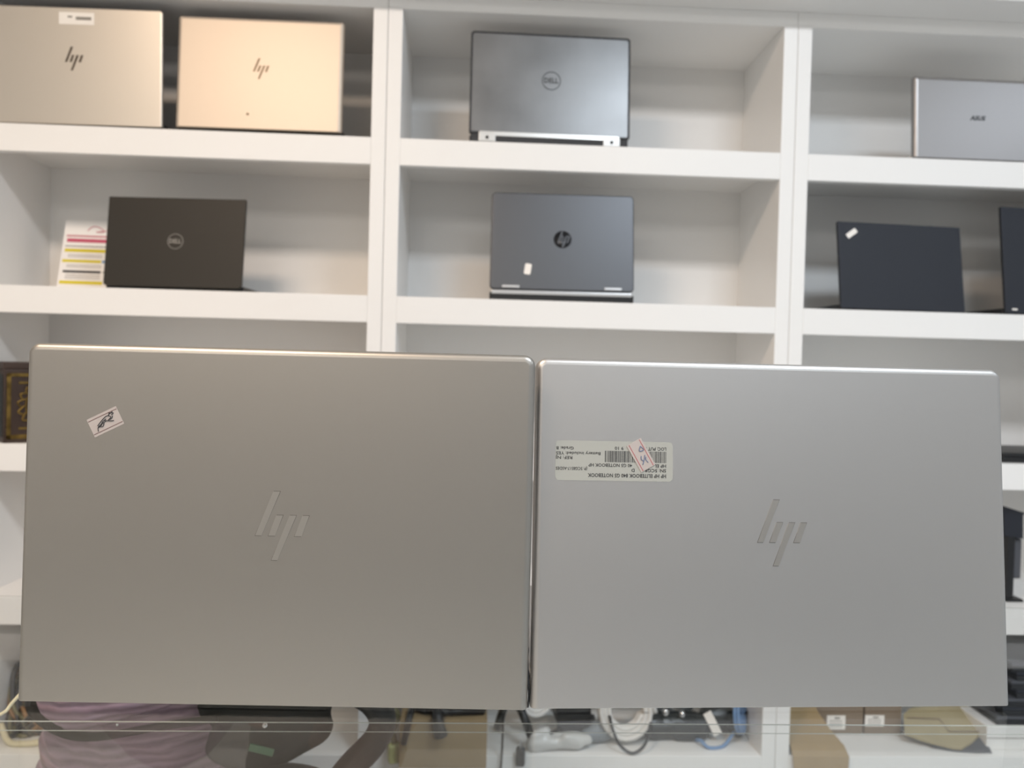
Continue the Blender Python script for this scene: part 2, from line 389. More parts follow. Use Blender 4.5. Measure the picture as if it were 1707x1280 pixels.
# lid B: big upside-down label.  local frame of the label: +x right, +z up as read when turned by 180 degrees
lw, lh = .0790, .0262
LX, LZ = -.1098, .1605
mxL = T(LX, -.00012, LZ, ry=PI)          # turned upside down in the plane of the lid
m = MB()
o = rr(-lw/2, lw/2, -lh/2, lh/2, .0028, .0028)
m.prism([(-x+LX, z+LZ) for x, z in o], -.00014, .0002, 0)
def lt(body, x, z, wd, size=.0030, b=.00002):
    # x,z measured in the reading frame, from the label's upper left as read
    m.text(body, size, 1, T(LX+lw/2-x, -.00020, LZ-lh/2+z, ry=PI), width=wd, align='LEFT', bold=b, depth=.00004)
px = lw/189.0                             # label pixels as seen in the photograph
lt('HP HP ELITEBOOK 840 G5 NOTEBOOK', 11*px, 9*px, 126*px, .0034, .00005)
lt('SN: 5CG8', 11*px, 17.5*px, 34*px, .0030, .00004)
lt('D', 62*px, 17.5*px, 5*px, .0030, .00004)
lt('(P: 5CG8517-A5DES', 138*px, 19*px, 50*px, .0028, .00002)
lt('HP EL', 11*px, 25*px, 19*px, .0030, .00004)
lt('40 G5 NOTEBOOK HP', 66*px, 25*px, 70*px, .0030, .00003)
lt('REF: NJ', 162*px, 36*px, 26*px, .0028, .00002)
lt('Battery included: YES', 117*px, 43*px, 71*px, .0028, .00002)
lt('Grade: B', 160*px, 51*px, 28*px, .0028, .00002)
lt('LOC: PUT A', 11*px, 52*px, 36*px, .0030, .00003)
lt('9 10', 80*px, 52*px, 14*px, .0030, .00002)
x = 11*px; random.seed(3)
while x < 109*px:
    wd = random.choice((.00022, .00034, .00055, .00028)); 
    if 11*px <= x: m.box(LX+lw/2-x-wd, LX+lw/2-x, -.00019, -.0001, LZ-lh/2+29.5*px, LZ-lh/2+47.5*px, 1)
    x += wd+random.choice((.00022, .0003, .0005))
m.build('barcode_label', ['label', 'ink'], lidB, label='white barcode label stuck on upside down')
m = sticker_small(lidB, LX+.0179, LZ+.0042, .0200, .0110, R_(-60), 'ink_red',
    [[(-.28, .22), (-.12, .30), (-.15, .02), (-.28, .22)], [(.05, .20), (.18, .02), (.30, -.2)], [(.12, .2), (.2, .12), (.32, .16)], [(.02, -.02), (.12, -.12), (.2, -.04)]], yoff=.0004)
m.build('handwritten_sticker', ['label_small', 'ink_red', 'ink_blue'], lidB, label='small white sticker with red borders and blue pen marks')

# --- shelf laptops, top row
def flat_sticker(parent, cx, cz, w, h, ang=0, marks=(), name='sticker', label=None, r=.001):
    m = MB(); mx = T(cx, 0, cz, ry=-ang)
    m.prism(rr(-w/2, w/2, -h/2, h/2, r, r), -.0003, .0002, 0, mx)
    for a, b, c, d in marks: m.box(a*w, b*w, -.00045, -.0003, c*h, d*h, 1, mx)
    return m.build(name, ['white_sticker', 'ink_grey'], parent, label=label)
t, lid, b = laptop('laptop', 'silver laptop at the far left of the top shelf with a long white sticker', (-.7753, 1.5116, SH1+.006), .3226, .2191, R_(-1.29), R_(-1.40),
       'warm_alu', 'black', rt=.007, drop=.006, bev=.0035, base_th=.015)
hp_logo(lid, -.0045, .123, .0445, 'dark_logo')
flat_sticker(lid, .0, .198, .066, .0225, 0, [(-.02, .42, -.12, .14), (-.25, -.12, .05, .2)], 'long_sticker', 'white sticker with faint grey print')
t, lid, b = laptop('laptop', 'pale cream-silver laptop in the top left bay beside the white upright', (-.4328, 1.5093, SH1+.010), .3171, .2154, R_(-.47), R_(2.16),
       'cream_alu', 'black', rt=.006, drop=.010, bev=.008, th=.009, base_th=.015)
hp_logo(lid, .002, .117, .0400, 'tan_logo')
MB().lathe([(0, 0), (.0026, 0), (.0026, .0003), (0, .0003)], 0, T(-.021, .0001, .028, rx=PI/2)).build('small_emblem', 'tan_logo', lid)

def dell_logo(parent, cx, cz, r, m_, thick=.0014, tw=None):
    m = MB(); n = 40
    ring = [[(cx+(r+d)*math.cos(2*PI*k/n), y, cz+(r+d)*math.sin(2*PI*k/n)) for k in range(n)] for d, y in ((0, .0001), (0, -.0004), (-thick, -.0004), (-thick, .0001))]
    m.rings(ring, 0, None, False, False)
    m.text('DELL', r*.78, 0, T(cx, -.0003, cz), width=r*1.5, bold=.0003)
    return m.build('logo', m_, parent)
t, lid, b = laptop('laptop', 'smudged grey laptop with silver hinges in the top middle bay', (.1292, 1.5060, SH1+.018), .3129, .2024, R_(.83), R_(4.68),
       'graphite', 'black', rt=.006, rb=.003, drop=.018, bev=.0018, base_th=.016, gap=.002, th=.008)
# dark rubber bumper round the lid
m = MB(); n0 = rr(-.15745, .15745, -.001, .2034, .0075, .0045); n1 = rr(-.1535, .1535, .003, .1994, .005, .003)
m.rings([[(x, .0075, z) for x, z in n0], [(x, -.0006, z) for x, z in n0], [(x, -.0006, z) for x, z in n1], [(x, .0004, z) for x, z in n1]], 0, None, False, False, smooth=False)
m.build('rubber_edge', 'rubber', lid)
dell_logo(lid, .0015, .110, .0185, 'rubber')
m = MB().box(-.137, .137, -.0018, .006, -.0055, .0035, 0, None, .0008).build('hinge_cover', 'hinge', lid)
for sx, wd in ((-1, .033), (1, .033)):
    m = MB(); cx = sx*.122
    m.box(cx-wd/2, cx+wd/2, -.003, .012, .0015, .019, 0, None, .0012)
    m.lathe([(0, 0), (.0032, 0), (.0032, .0006), (0, .0006)], 1, T(cx, -.003, .009, rx=PI/2), 16)
    m.build('hinge', ['hinge', 'black'], b)
m = MB().box(-.154, .154, -.001, .010, .0012, .0155, 0)
m.build('rear_edge', 'rubber', b)

t, lid, b = laptop('laptop', 'small silver laptop at right on the top shelf, cut off by the frame', (.9911, 1.5076, SH1+.005), .2619, .1660, R_(.03), R_(3.22),
       'asus', 'silver', rt=.006, drop=.005, bev=.009, th=.011, base_th=.012)
MB().text('ASUS', .0125, 0, T(.0, -.0002, .083), shear=.25, width=.033, bold=.0005).build('logo', 'rubber', lid)

# --- second row
t, lid, b = laptop('laptop', 'thin black laptop with a round silver logo leaning beside the price flyer', (-.5935, 1.5165, SH2+.007), .2680, .1763, R_(-2.8), R_(6.1),
       'black_soft', 'black', rt=.0015, rb=.008, drop=.007, bev=.0012, base_th=.012)
dell_logo(lid, .001, .090, .0152, 'logo_light', .0012)
t, lid, b = laptop('laptop', 'dark grey laptop with a round black logo on the second shelf of the middle unit', (.1619, 1.5111, SH2+.022), .2852, .1990, R_(-1.24), R_(8.77),
       'graphite_b', 'black', rt=.009, rb=.009, drop=.022, bev=.003, bb=.003, base_th=.0165, gap=-.004, th=.006, base_rt=.012)
m = MB(); n = 36; r = .0178
m.lathe([(0, 0), (r, 0), (r, .0005), (0, .0005)], 0, T(.0, .0002, .104, rx=PI/2), n)
for x0_, z0_, z1_ in ((-.0075, -.0075, .0165), (.0042, -.0165, .0075)):
    m.prism([(x0_+z0_*.34, .104+z0_), (x0_+.0026+z0_*.34, .104+z0_), (x0_+.0026+z1_*.34, .104+z1_), (x0_+z1_*.34, .104+z1_)], -.0006, -.0004, 1)
for x0_, z0_, z1_ in ((-.0018, -.0075, .006), (.0105, -.006, .006)):
    m.prism([(x0_+z0_*.34, .104+z0_), (x0_+.0022+z0_*.34, .104+z0_), (x0_+.0022+z1_*.34, .104+z1_), (x0_+z1_*.34, .104+z1_)], -.0006, -.0004, 1)
m.prism([(-.0062, .1095), (.0012, .1095), (.0008, .1117), (-.0058, .1117)], -.0006, -.0004, 1)
m.prism([(.0058, .1095), (.0128, .1095), (.0132, .1117), (.0062, .1117)], -.0006, -.0004, 1)
m.build('logo', ['logo_black', 'graphite_b'], lid)
flat_sticker(lid, -.068, .042, .013, .022, R_(-8), (), 'sticker', 'small white sticker', r=.003)
for sx in (-1, 1): MB().box(sx*.101-.017, sx*.101+.017, -.0012, .002, .0035, .0085, 0, None, .0008).build('hinge', 'silver', lid)
MB().box(-.139, .139, -.001, .006, .0125, .0205, 0, None, .002).build('silver_rear_trim', 'silver', b)

t, lid, b = laptop('laptop', 'black laptop with a small white slanted sticker on the second shelf of the right unit', (.8555, 1.5165, SH2+.004), .2690, .1787, R_(4.5), R_(8.0),
       'black_blue', 'black', rt=.0015, rb=.004, drop=.004, bev=.0012, base_th=.012)
flat_sticker(lid, -.105, .155, .025, .0105, R_(36), (), 'sticker', 'small white slanted sticker', r=.002)
t, lid, b = laptop('laptop', 'taller black laptop at the right edge of the second shelf, mostly out of frame', (1.2063, 1.5232, SH2+.004), .2906, .2201, R_(6), R_(6.4),
       'black_blue', 'black', rt=.0015, rb=.004, drop=.004, bev=.0012, base_th=.014)
flat_sticker(lid, -.125, .008, .012, .0035, 0, (), 'hinge_mark', 'small pale mark', r=.001)

# --- price flyer leaning against the back panel (its square code is left out)
fw, fh = .150, .175
t = thing('price_flyer', 'white price flyer with pink and yellow bars leaning behind the thin black laptop', 'flyer', (-.802, 1.640, SH2), R_(2))
m = MB(); tl = R_(-14); mx = T(0, 0, .0005, rx=tl)
H_ = .161
m.box(-.075, .075, 0, .0008, 0, H_, 0, mx)
def bar(x0, x1, z0, z1, mi): m.box(-.075+x0*.001, -.075+x1*.001, -.0004, 0, (z0+13)*.001, (z1+13)*.001, mi, mx)
bar(4, 90, 6, 13, 2); bar(92, 112, 8, 11, 5); bar(8, 84, 31, 36, 1); bar(88, 130, 32, 35, 5); bar(4, 82, 54, 60, 2); bar(84, 100, 54, 60, 4); bar(6, 88, 77, 84, 2); bar(92, 104, 78, 82, 5)
bar(8, 130, 99, 107, 3); bar(6, 130, 111, 115, 6); bar(6, 100, 89, 91, 5)
for z in (18, 22, 26, 43, 47, 66, 70): bar(14, 84, z, z+1, 5)
m.tube([(-.028, -.0008, 0.138), (-.018, -.0008, 0.148), (-.004, -.0008, 0.146), (.006, -.0008, 0.137), (-.010, -.0008, 0.136), (.020, -.0008, 0.140), (.030, -.0008, 0.136)], .0009, 6, 6, mx)
m.build('printed_sheet', ['flyer', 'ink', 'yellow', 'pink', 'bluep', 'ink_grey', 'pink_pale'], t)

# ------------------------------------------------------------------ glass counter
GX0, GX1, GY0, GY1 = -1.3, 1.3, .16, .7335
t = thing('glass_counter', 'clear glass display counter carrying the two large silver laptops', 'counter', (0, .45, 0))
mc = Matrix.Translation((0, -.45, 0))
MB().box(GX0, GX1, GY0, GY1, CT-.008, CT, 0, mc, .0006).build('glass_top', 'glass', t)
MB().box(GX0, GX1, GY0+.002, GY0+.008, .35, CT-.008, 0, mc).build('glass_front', 'glass', t)
for x in (GX0+.002, GX1-.008): MB().box(x, x+.006, GY0+.008, GY1-.012, .35, CT-.008, 0, mc).build('glass_end', 'glass', t)
sh = MB().box(GX0+.008, GX1-.008, GY0+.03, .714, Z0-.3410, Z0-.3325, 0, mc).build('glass_shelf', 'glass', t)
MB().box(GX0+.008, GX1-.008, .7142, .7150, Z0-.3326, Z0-.3320, 0, mc).box(GX0+.008, GX1-.008, .7142, .7150, Z0-.3410, Z0-.3406, 0, mc).build('polished_shelf_edge', 'trim', sh)
for x, r in ((-.189, .0026), (-.323, .0014), (.9, .0026)):  # chrome beads added for specular glints along the shelf edge
    MB().lathe([(0, -r), (r*.7, -r*.7), (r, 0), (r*.7, r*.7), (0, r)], 0, T(x, .7165-.45, Z0-.336), 12).build('edge_glint', 'chrome', sh)
MB().box(GX0, GX1, GY0, GY1, 0, .35, 0, mc, .002).build('plinth', 'laminate', t)

# ------------------------------------------------------------------ seated person and chair behind the counter
def blob_mesh(name, parts, voxel, mats, parent=None, smooth=6, disp=None):
    """one continuous surface grown round a set of tapered capsules (a, ra, b, rb[, flatten])"""
    bm = bmesh.new()
    for a, ra, b, rb in parts:
        a, b = Vector(a), Vector(b); L = (b-a).length; n = max(2, int(L/(min(ra, rb)*.35))+1)
        for i in range(n+1):
            t = i/n; c = a.lerp(b, t); r = ra+(rb-ra)*t
            bmesh.ops.create_icosphere(bm, subdivisions=2, radius=r, matrix=Matrix.Translation(c))
    me = bpy.data.meshes.new(name); bm.to_mesh(me); bm.free()
    o = bpy.data.objects.new(name, me); COL.objects.link(o)
    md = o.modifiers.new('r', 'REMESH'); md.mode = 'VOXEL'; md.voxel_size = voxel; md.use_smooth_shade = True
    sm = o.modifiers.new('s', 'SMOOTH'); sm.factor = .5; sm.iterations = smooth
    dg = bpy.context.evaluated_depsgraph_get(); dg.update()
    me2 = bpy.data.meshes.new_from_object(o.evaluated_get(dg))
    bpy.data.objects.remove(o); bpy.data.meshes.remove(me)
    me2.name = name; me2.materials.clear()
    for m_ in (mats if isinstance(mats, list) else [mats]): me2.materials.append(M[m_])
    if disp:
        for v in me2.vertices: v.co = disp(v.co.copy(), v.normal.copy())
    for p in me2.polygons: p.use_smooth = True
    o = bpy.data.objects.new(name, me2); COL.objects.link(o)
    if parent: o.parent = parent
    return o
PC = Vector((-.44, 1.08, 0))
def P(x, y, z): return Vector((x, y, z))-PC
pr = thing('person', 'person in a mauve ribbed shirt sitting on the black chair behind the counter', 'person', PC)
def mir(p): return Vector((p[0], -p[1], p[2]))
body = []
def seg(a, ra, b, rb, both=False):
    body.append((a, ra, b, rb))
    if both: body.append((mir(a), ra, mir(b), rb))
seg(P(-.44, 1.03, .51), .12, P(-.44, 1.13, .51), .12)
seg(P(-.44, 1.04, .52), .11, P(-.39, 1.03, .84), .115); seg(P(-.44, 1.12, .52), .11, P(-.39, 1.13, .84), .115)
seg(P(-.34, .93, .91), .055, P(-.34, 1.23, .91), .055)
seg(P(-.34, 1.08, .90), .07, P(-.235, 1.08, .985), .055)
# head, bowed forward
hc = P(-.175, 1.08, 1.035)
seg(hc+Vector((-.03, 0, .015)), .086, hc+Vector((.012, 0, -.01)), .082)
seg(hc+Vector((.03, 0, -.03)), .062, hc+Vector((.050, 0, -.068)), .043)
seg(hc+Vector((.082, 0, -.012)), .008, hc+Vector((.100, 0, -.040)), .011)      # nose
seg(hc+Vector((.084, -.014, -.072)), .007, hc+Vector((.084, .014, -.072)), .007)  # lips
for s_ in (-1, 1): seg(hc+Vector((-.01, s_*.082, -.005)), .012, hc+Vector((-.004, s_*.084, -.035)), .009)
# arms
seg(P(-.34, .905, .91), .052, P(-.425, .885, .815), .043); seg(P(-.425, .885, .815), .043, P(-.22, .90, .846), .028)
seg(P(-.34, 1.255, .91), .052, P(-.37, 1.28, .70), .043); seg(P(-.37, 1.28, .70), .043, P(-.17, 1.17, .78), .028)
def hand(wr, d, up, side):
    d = d.normalized(); up = (up-d*up.dot(d)).normalized(); sd = d.cross(up)*side
    seg(wr, .022, wr+d*.075, .026); seg(wr+sd*.02+d*.02, .014, wr+sd*.026+d*.075, .013); seg(wr-sd*.02+d*.02, .014, wr-sd*.026+d*.075, .013)
    for k, L in enumerate((.066, .074, .070, .055)):
        b0 = wr+d*.08+sd*(.030-.020*k); k1 = b0+d*L*.5-up*.012; k2 = k1+d*L*.25-up*L*.38
        seg(b0, .0085, k1, .0080); seg(k1, .0080, k2, .0070)
    th0 = wr+d*.02+sd*.028; seg(th0, .012, th0+d*.035+sd*.022-up*.012, .0095); seg(th0+d*.035+sd*.022-up*.012, .0095, th0+d*.062+sd*.022-up*.026, .008)
hand(P(-.215, .902, .846), Vector((1, .1, .05)), Vector((0, 0, 1)), 1)
hand(P(-.165, 1.168, .782), Vector((1, -.5, .1)), Vector((0, 0, 1)), -1)
# legs
for s_ in (0, 1):
    f = (lambda p: p) if s_ == 0 else mir
    for a, ra, b_, rb in ((P(-.42, 1.0, .468), .082, P(-.08, .985, .455), .058), (P(-.08, .985, .455), .058, P(-.08, .985, .12), .038), (P(-.08, .985, .07), .034, P(.06, .975, .035), .026)):
        body.append((f(a), ra, f(b_), rb))
blob_mesh('body', body, .006, 'skin', pr, 3)
# eyes
MB().tube([hc+Vector((.0890, -.017, -.0725)), hc+Vector((.0925, 0, -.0705)), hc+Vector((.0890, .017, -.0725))], .0022, 0, 8).build('mouth', 'brown', pr)
for s_ in (-1, 1): MB().lathe([(0, -.006), (.004, -.0045), (.0062, 0), (.004, .0045), (0, .006)], 0, T(*(hc+Vector((.086, s_*.030, -.006)))), 12).build('eye', 'ink', pr)
blob_mesh('hair', [(hc+Vector((-.045, 0, .018)), .090, hc+Vector((-.005, 0, .030)), .078), (hc+Vector((-.06, 0, -.02)), .070, hc+Vector((-.05, 0, .0)), .08)], .007, 'hair', pr, 3)
# shirt with soft folds
def folds(c, n):
    a = math.sin((c.z*1.0 + c.x*.55 + .02*math.sin(c.x*22))*165)*.0022*(1 if c.z < .74 else .35)
    b = noise.noise(Vector((c.x*7, c.y*5, c.z*11)))*.007
    return c + n*(a+b+.002)
shirt = [(P(-.445, 1.02, .53), .128, P(-.445, 1.14, .53), .128), (P(-.445, 1.03, .56), .124, P(-.39, 1.02, .85), .125), (P(-.445, 1.13, .56), .124, P(-.39, 1.14, .85), .125),
         (P(-.34, .93, .91), .066, P(-.34, 1.23, .91), .066), (P(-.34, .905, .91), .066, P(-.425, .885, .815), .058), (P(-.425, .885, .815), .058, P(-.36, .89, .825), .052),
         (P(-.34, 1.255, .91), .066, P(-.365, 1.275, .73), .058)]
blob_mesh('shirt', shirt, .0055, 'shirt', pr, 4, folds)
tr = [(P(-.44, 1.03, .49), .122, P(-.44, 1.13, .49), .122)]
for s_ in (0, 1):
    f = (lambda p: p) if s_ == 0 else mir
    for a, ra, b_, rb in ((P(-.43, 1.0, .468), .090, P(-.08, .985, .455), .068), (P(-.08, .985, .455), .068, P(-.08, .985, .13), .050)):
        tr.append((f(a), ra, f(b_), rb))
blob_mesh('trousers', tr, .008, 'trousers', pr, 4)
for s_ in (-1, 1):
    blob_mesh('shoe', [(Vector((.35, s_*.097, .062)), .048, Vector((.42, s_*.10, .045)), .042), (Vector((.42, s_*.10, .045)), .042, Vector((.53, s_*.102, .036)), .034)], .007, 'black', pr, 3)

# shoulder bag resting at the person's side
t = thing('shoulder_bag', 'black shoulder bag with a dull green print beside the mauve shirt', 'bag', (-.235, .905, .70))
b = blob_mesh('bag_body', [((-.055, 0, .020), .018, (-.012, 0, .000), .020), ((-.06, 0, .07), .022, (.055, 0, .075), .022), ((-.012, 0, .004), .020, (.055, 0, .045), .022), ((-.05, 0, .03), .02, (.05, 0, .06), .022)], .005, 'bag', t, 5)
MB().tube([(x+.235, y-.905, z-.70) for x, y, z in ((-.285, .880, .765), (-.34, .868, .762), (-.42, .862, .752), (-.48, .890, .755), (-.525, .945, .76), (-.548, 1.03, .78), (-.530, 1.12, .82), (-.485, 1.18, .88), (-.43, 1.20, .95), (-.36, 1.19, .985), (-.29, 1.17, .955), (-.255, 1.10, .885), (-.258, .98, .83), (-.235, .905, .79))], .003, ry=.009).build('strap', 'bag', t)
MB().box(-.022, .006, -.0225, -.0205, .022, .030, 0, T(0, 0, 0, ry=R_(14))).build('green_print', 'green', b)

# office chair
t = thing('office_chair', 'black office chair with loop armrests behind the counter', 'chair', (-.40, 1.08, 0))
def C(x, z, y=None): return (x+.40, (y-1.08) if y is not None else 0, z)
MB().box(-.22, .21, -.17, .17, .318, .376, 0, None, .022).build('seat', 'chair_fabric', t)
MB().box(-.262, -.222, -.17, .17, .34, .505, 0, None, .018).build('backrest', 'chair_fabric', t)
for y, ax in ((.885, 0.0), (1.275, -.17)):
    C = (lambda ax: lambda x, z, y=None: (x+.40+ax, (y-1.08) if y is not None else 0, z))(ax)
    m = MB()
    m.tube([C(-.36, .805, y), C(-.25, .806, y), C(-.16, .803, y), C(-.118, .790, y), C(-.100, .765, y), C(-.108, .737, y), C(-.145, .695, y), C(-.185, .63, y), C(-.20, .55, y), C(-.21, .36, y)], .0155, 0, 12, ry=.024)
    m.tube([C(-.36, .50, y), C(-.335, .60, y), C(-.295, .665, y), C(-.255, .690, y), C(-.21, .698, y), C(-.168, .688, y), C(-.16, .66, y)], .010, 0, 12, ry=.020)
    m.tube([C(-.21, .345, y), C(-.21, .345, 1.08+(.15 if y > 1.08 else -.15))], .012, 0, 10)
    m.box(C(-.21, 0)[0]-.02, C(-.21, 0)[0]+.02, y-1.08-.015, y-1.08+.015, .33, .38)
    m.build('armrest', 'chair', t)
MB().lathe([(.025, .10), (.025, .25), (.018, .25), (.018, .310), (.06, .319)][::1], 0, None, 20).build('gas_column', 'chair', t)
for k in range(5):
    a = 2*PI*k/5+.3; d = Vector((math.cos(a), math.sin(a), 0))
    lg = MB().tube([d*.02+Vector((0, 0, .11)), d*.15+Vector((0, 0, .10)), d*.27+Vector((0, 0, .075))], .016, 0, 8).build('base_leg', 'chair', t)
    MB().lathe([(0, -.02), (.026, -.02), (.026, .02), (0, .02)], 0, Matrix.Translation(d*.27+Vector((0, 0, .0275))) @ Matrix.Rotation(a+PI/2, 4, 'Z') @ Matrix.Rotation(PI/2, 4, 'X') , 16).build('caster', 'black', lg)

# ------------------------------------------------------------------ gold box and dark things on the third shelf
t = thing('gift_box', 'dark brown box with ornate gold frame on the third shelf at far left', 'box', (-.8775, 1.561, SH3), R_(42))
MB().box(-.055, .055, -.030, .030, 0, .142, 0, None, .002).build('box_body', 'brown', t)
MB().box(-.056, .056, -.031, .031, .142, .156, 0, None, .002).build('lid', 'brown', t)
m = MB()
for a, b_, c, d in ((-.050, .050, .128, .134), (-.050, .050, .008, .016), (-.050, -.043, .008, .134), (.043, .050, .008, .134), (-.030, .030, .114, .118), (-.030, .030, .026, .030)): m.box(a, b_, -.0315, -.030, c, d)
for k in range(14):
    a = 2*PI*k/14; m.tube([(math.cos(a)*.020, -.031, .072+math.sin(a)*.030), (math.cos(a+.3)*.032, -.031, .072+math.sin(a+.3)*.040), (math.cos(a+.55)*.026, -.031, .072+math.sin(a+.55)*.034)], .0018, 0, 6)
m.tube([(math.cos(2*PI*k/16)*.018, -.031, .072+math.sin(2*PI*k/16)*.026) for k in range(16)], .0016, 0, 6, closed=True)
m.build('gold_frame', 'gold', t)
MB().box(-.0562, -.055, -.024, .024, .012, .132).build('side_panel', 'darkgreen', t)

def closed_laptop(label, loc, w, d, th, rz=0, m_='black', group=None, sil=None):
    t = thing('closed_laptop', label, 'laptop', loc, rz, group)
    MB().box(-w/2, w/2, -d/2, d/2, 0, th*.58, 0, None, .002).build('base', 'black', t)
    MB().box(-w/2, w/2, -d/2, d/2, th*.62, th, 0, None, .002).build('lid', m_, t)
    MB().box(-w/2+.004, w/2-.004, -d/2+.004, d/2-.004, th*.55, th*.65).build('hinge', sil or 'greyplug', t)
    return t
closed_laptop('closed black laptop lying on the third shelf at the right edge', (1.232, 1.625, SH3), .30, .19, .020)

# dark stand and monitor on the fourth shelf, right edge
t = thing('receipt_printer', 'black device with a sloped top on a dark stand beside the right edge', 'device', (1.140, 1.600, SH4))
MB().prism([(-.030, .138), (.010, .132), (.008, .182), (.014, .186), (-.034, .200)], -.045, .045).build('head', 'black_blue', t)
MB().box(-.022, -.006, -.045, -.030, 0, .138, 0, None, .002).box(-.022, -.006, .030, .045, 0, .138).build('stand', 'black', t)
MB().box(-.006, .016, -.035, .040, .045, .130, 0, None, .003).build('body', 'greysheet', t)
MB().box(-.024, .012, -.050, .050, 0, .006, 0, None, .001).build('foot', 'black', t)

# ------------------------------------------------------------------ bottom shelf: stack, cartons, card
t = thing('flat_carton', 'flat white carton under the stack of dark laptops at lower right', 'box', (1.235, 1.628, SH5))
MB().box(-.165, .150, -.098, .098, 0, .050, 0, None, .002).box(-.165, .150, -.0985, -.098, .024, .0255, 1).build('carton', ['laminate', 'ink_grey'], t)
zz = SH5+.050
for k in range(7):
    th = .0185
    closed_laptop('dark closed laptop in the stack at the lower right corner', (1.235+(.012 if k % 2 else 0)+(.028 if k > 2 else 0), 1.628, zz), .285, .19, th, 0, 'black_blue' if k % 2 else 'greysheet', 'stacked closed laptops')
    zz += th

def carton(name, label, loc, sx, sy, sz, m_='card', rz=0, lab=None, flaps=False, cat='box'):
    t = thing(name, label, cat, loc, rz)
    MB().box(-sx/2, sx/2, -sy/2, sy/2, 0, sz, 0, None, .0015).build('carton', m_, t)
    MB().box(-sx/2+.001, sx/2-.001, -sy/2+.001, sy/2-.001, sz, sz+.0012).box(-.004, .004, -sy/2, sy/2, sz+.0012, sz+.0016, 1).build('top_flap', [m_, 'card_dark'], t)
    if lab:
        for lx, lz, lw_, lh_ in lab:
            m = MB().box(lx-lw_/2, lx+lw_/2, -sy/2-.0006, -sy/2, lz-lh_/2, lz+lh_/2, 0)
            for q in range(3): m.box(lx-lw_*.36, lx+lw_*.33, -sy/2-.0009, -sy/2-.0006, lz-lh_*.32+q*lh_*.2, lz-lh_*.26+q*lh_*.2, 1)
            m.box(lx-lw_*.1, lx+lw_*.2, -sy/2-.0009, -sy/2-.0006, lz+lh_*.25, lz+lh_*.38, 1)
            m.build('address_label', ['white_sticker', 'ink_grey'], t)
    return t
carton('cardboard_box', 'plain tan cardboard box with black cables heaped on it at lower middle left', (-.048, 1.553, SH5), .166, .205, .093)
carton('cardboard_box', 'long brown box with a square white label at lower right behind the curled card', (.790, 1.640, SH5), .104, .09, .065, 'card_dark', 0, [(-.007, .026, .040, .030)])
carton('cardboard_box', 'long brown box with a wide white label beside the folded pale card', (.886, 1.640, SH5), .080, .09, .065, 'card_dark', 0, [(-.019, .030, .042, .024)])
carton('cardboard_box', 'dark brown box lying on top of the two labelled boxes at lower right', (.850, 1.655, SH5+.067), .23, .10, .045, 'card_dark', R_(-3))

# curled cardboard hanging over the lip
t = thing('cardboard_sheet', 'curled tan cardboard sheet draped over the bottom shelf beside the upright', 'cardboard')
t.location = (.70, 1.56, SH5)
m = MB(); prof = [(.130, .105), (.10, .098), (.06, .080), (.02, .055), (-.02, .035), (-.052, .020), (-.068, .004), (-.074, -.018)]
rings = []
for i, (yy, zz_) in enumerate(prof):
    xr = .012+.075*min(1, i/3.2) if i < 4 else .055+.012*(i-4)
    xr = (.034, .034, .034, .036, .046, .058, .062, .058)[i]
    rings.append([(-.052, yy, zz_), (xr, yy, zz_), (xr, yy+.0025, zz_-.003), (-.052, yy+.0025, zz_-.003)])
m.rings(rings, 0, None, smooth=False).build('sheet', 'card', t)
m = MB().box(-.05, .03, .03, .12, .001, .074).build('folded_part', 'card_dark', t)

# folded pale card over a charcoal sheet
t = thing('folded_card', 'folded pale tan card lying on the charcoal sheet at lower right', 'cardboard', (.985, 1.60, SH5+.004))
card = [(0.9331, 1.6006, 0.4502), (0.9102, 1.5544, 0.4318), (0.9367, 1.5402, 0.4261), (0.9629, 1.5305, 0.4222), (0.995, 1.5208, 0.4183), (1.0107, 1.5195, 0.4178), (1.0413, 1.5336, 0.4234), (1.1044, 1.5744, 0.4398), (1.1052, 1.6078, 0.4531), (1.0866, 1.6248, 0.4599), (0.9622, 1.6193, 0.4577)]
crease = [(0.9339, 1.588, 0.4482), (1.0034, 1.5854, 0.4471), (1.0054, 1.5544, 0.4347), (1.0807, 1.5547, 0.4349)]
sheet = [(0.9124, 1.5697, 0.4309), (0.9376, 1.5524, 0.424), (0.9554, 1.5411, 0.4195), (0.956, 1.5313, 0.4155), (0.995, 1.5203, 0.4111), (1.0295, 1.5149, 0.409), (1.0705, 1.5082, 0.4063), (1.0829, 1.5574, 0.426), (1.0892, 1.5869, 0.4378), (1.0055, 1.6016, 0.4436), (0.939, 1.6012, 0.4435)]
def plate(o_, th, mb=None):
    a = [(x-.985, y-1.60, z-(SH5+.004)) for x, y, z in o_]; n = len(a); b_ = [(x, y, z-th) for x, y, z in a]
    return (mb or MB()).add(a+b_, [list(range(n))[::-1], list(range(n, 2*n))]+[(i, (i+1) % n, (i+1) % n+n, i+n) for i in range(n)])
m = plate(card, .005)
m.tube([(x-.985, y-1.60, z-(SH5+.004)-.0002) for x, y, z in crease], .0011, 1, 6, sub=1)
m.build('card', ['card_pale', 'card_dark'], t)
t = thing('charcoal_sheet', 'charcoal grey sheet under the folded pale card, its pointed corner forward', 'sheet', (.985, 1.60, SH5+.004))
plate(sheet, .0015).build('sheet', 'greysheet', t)

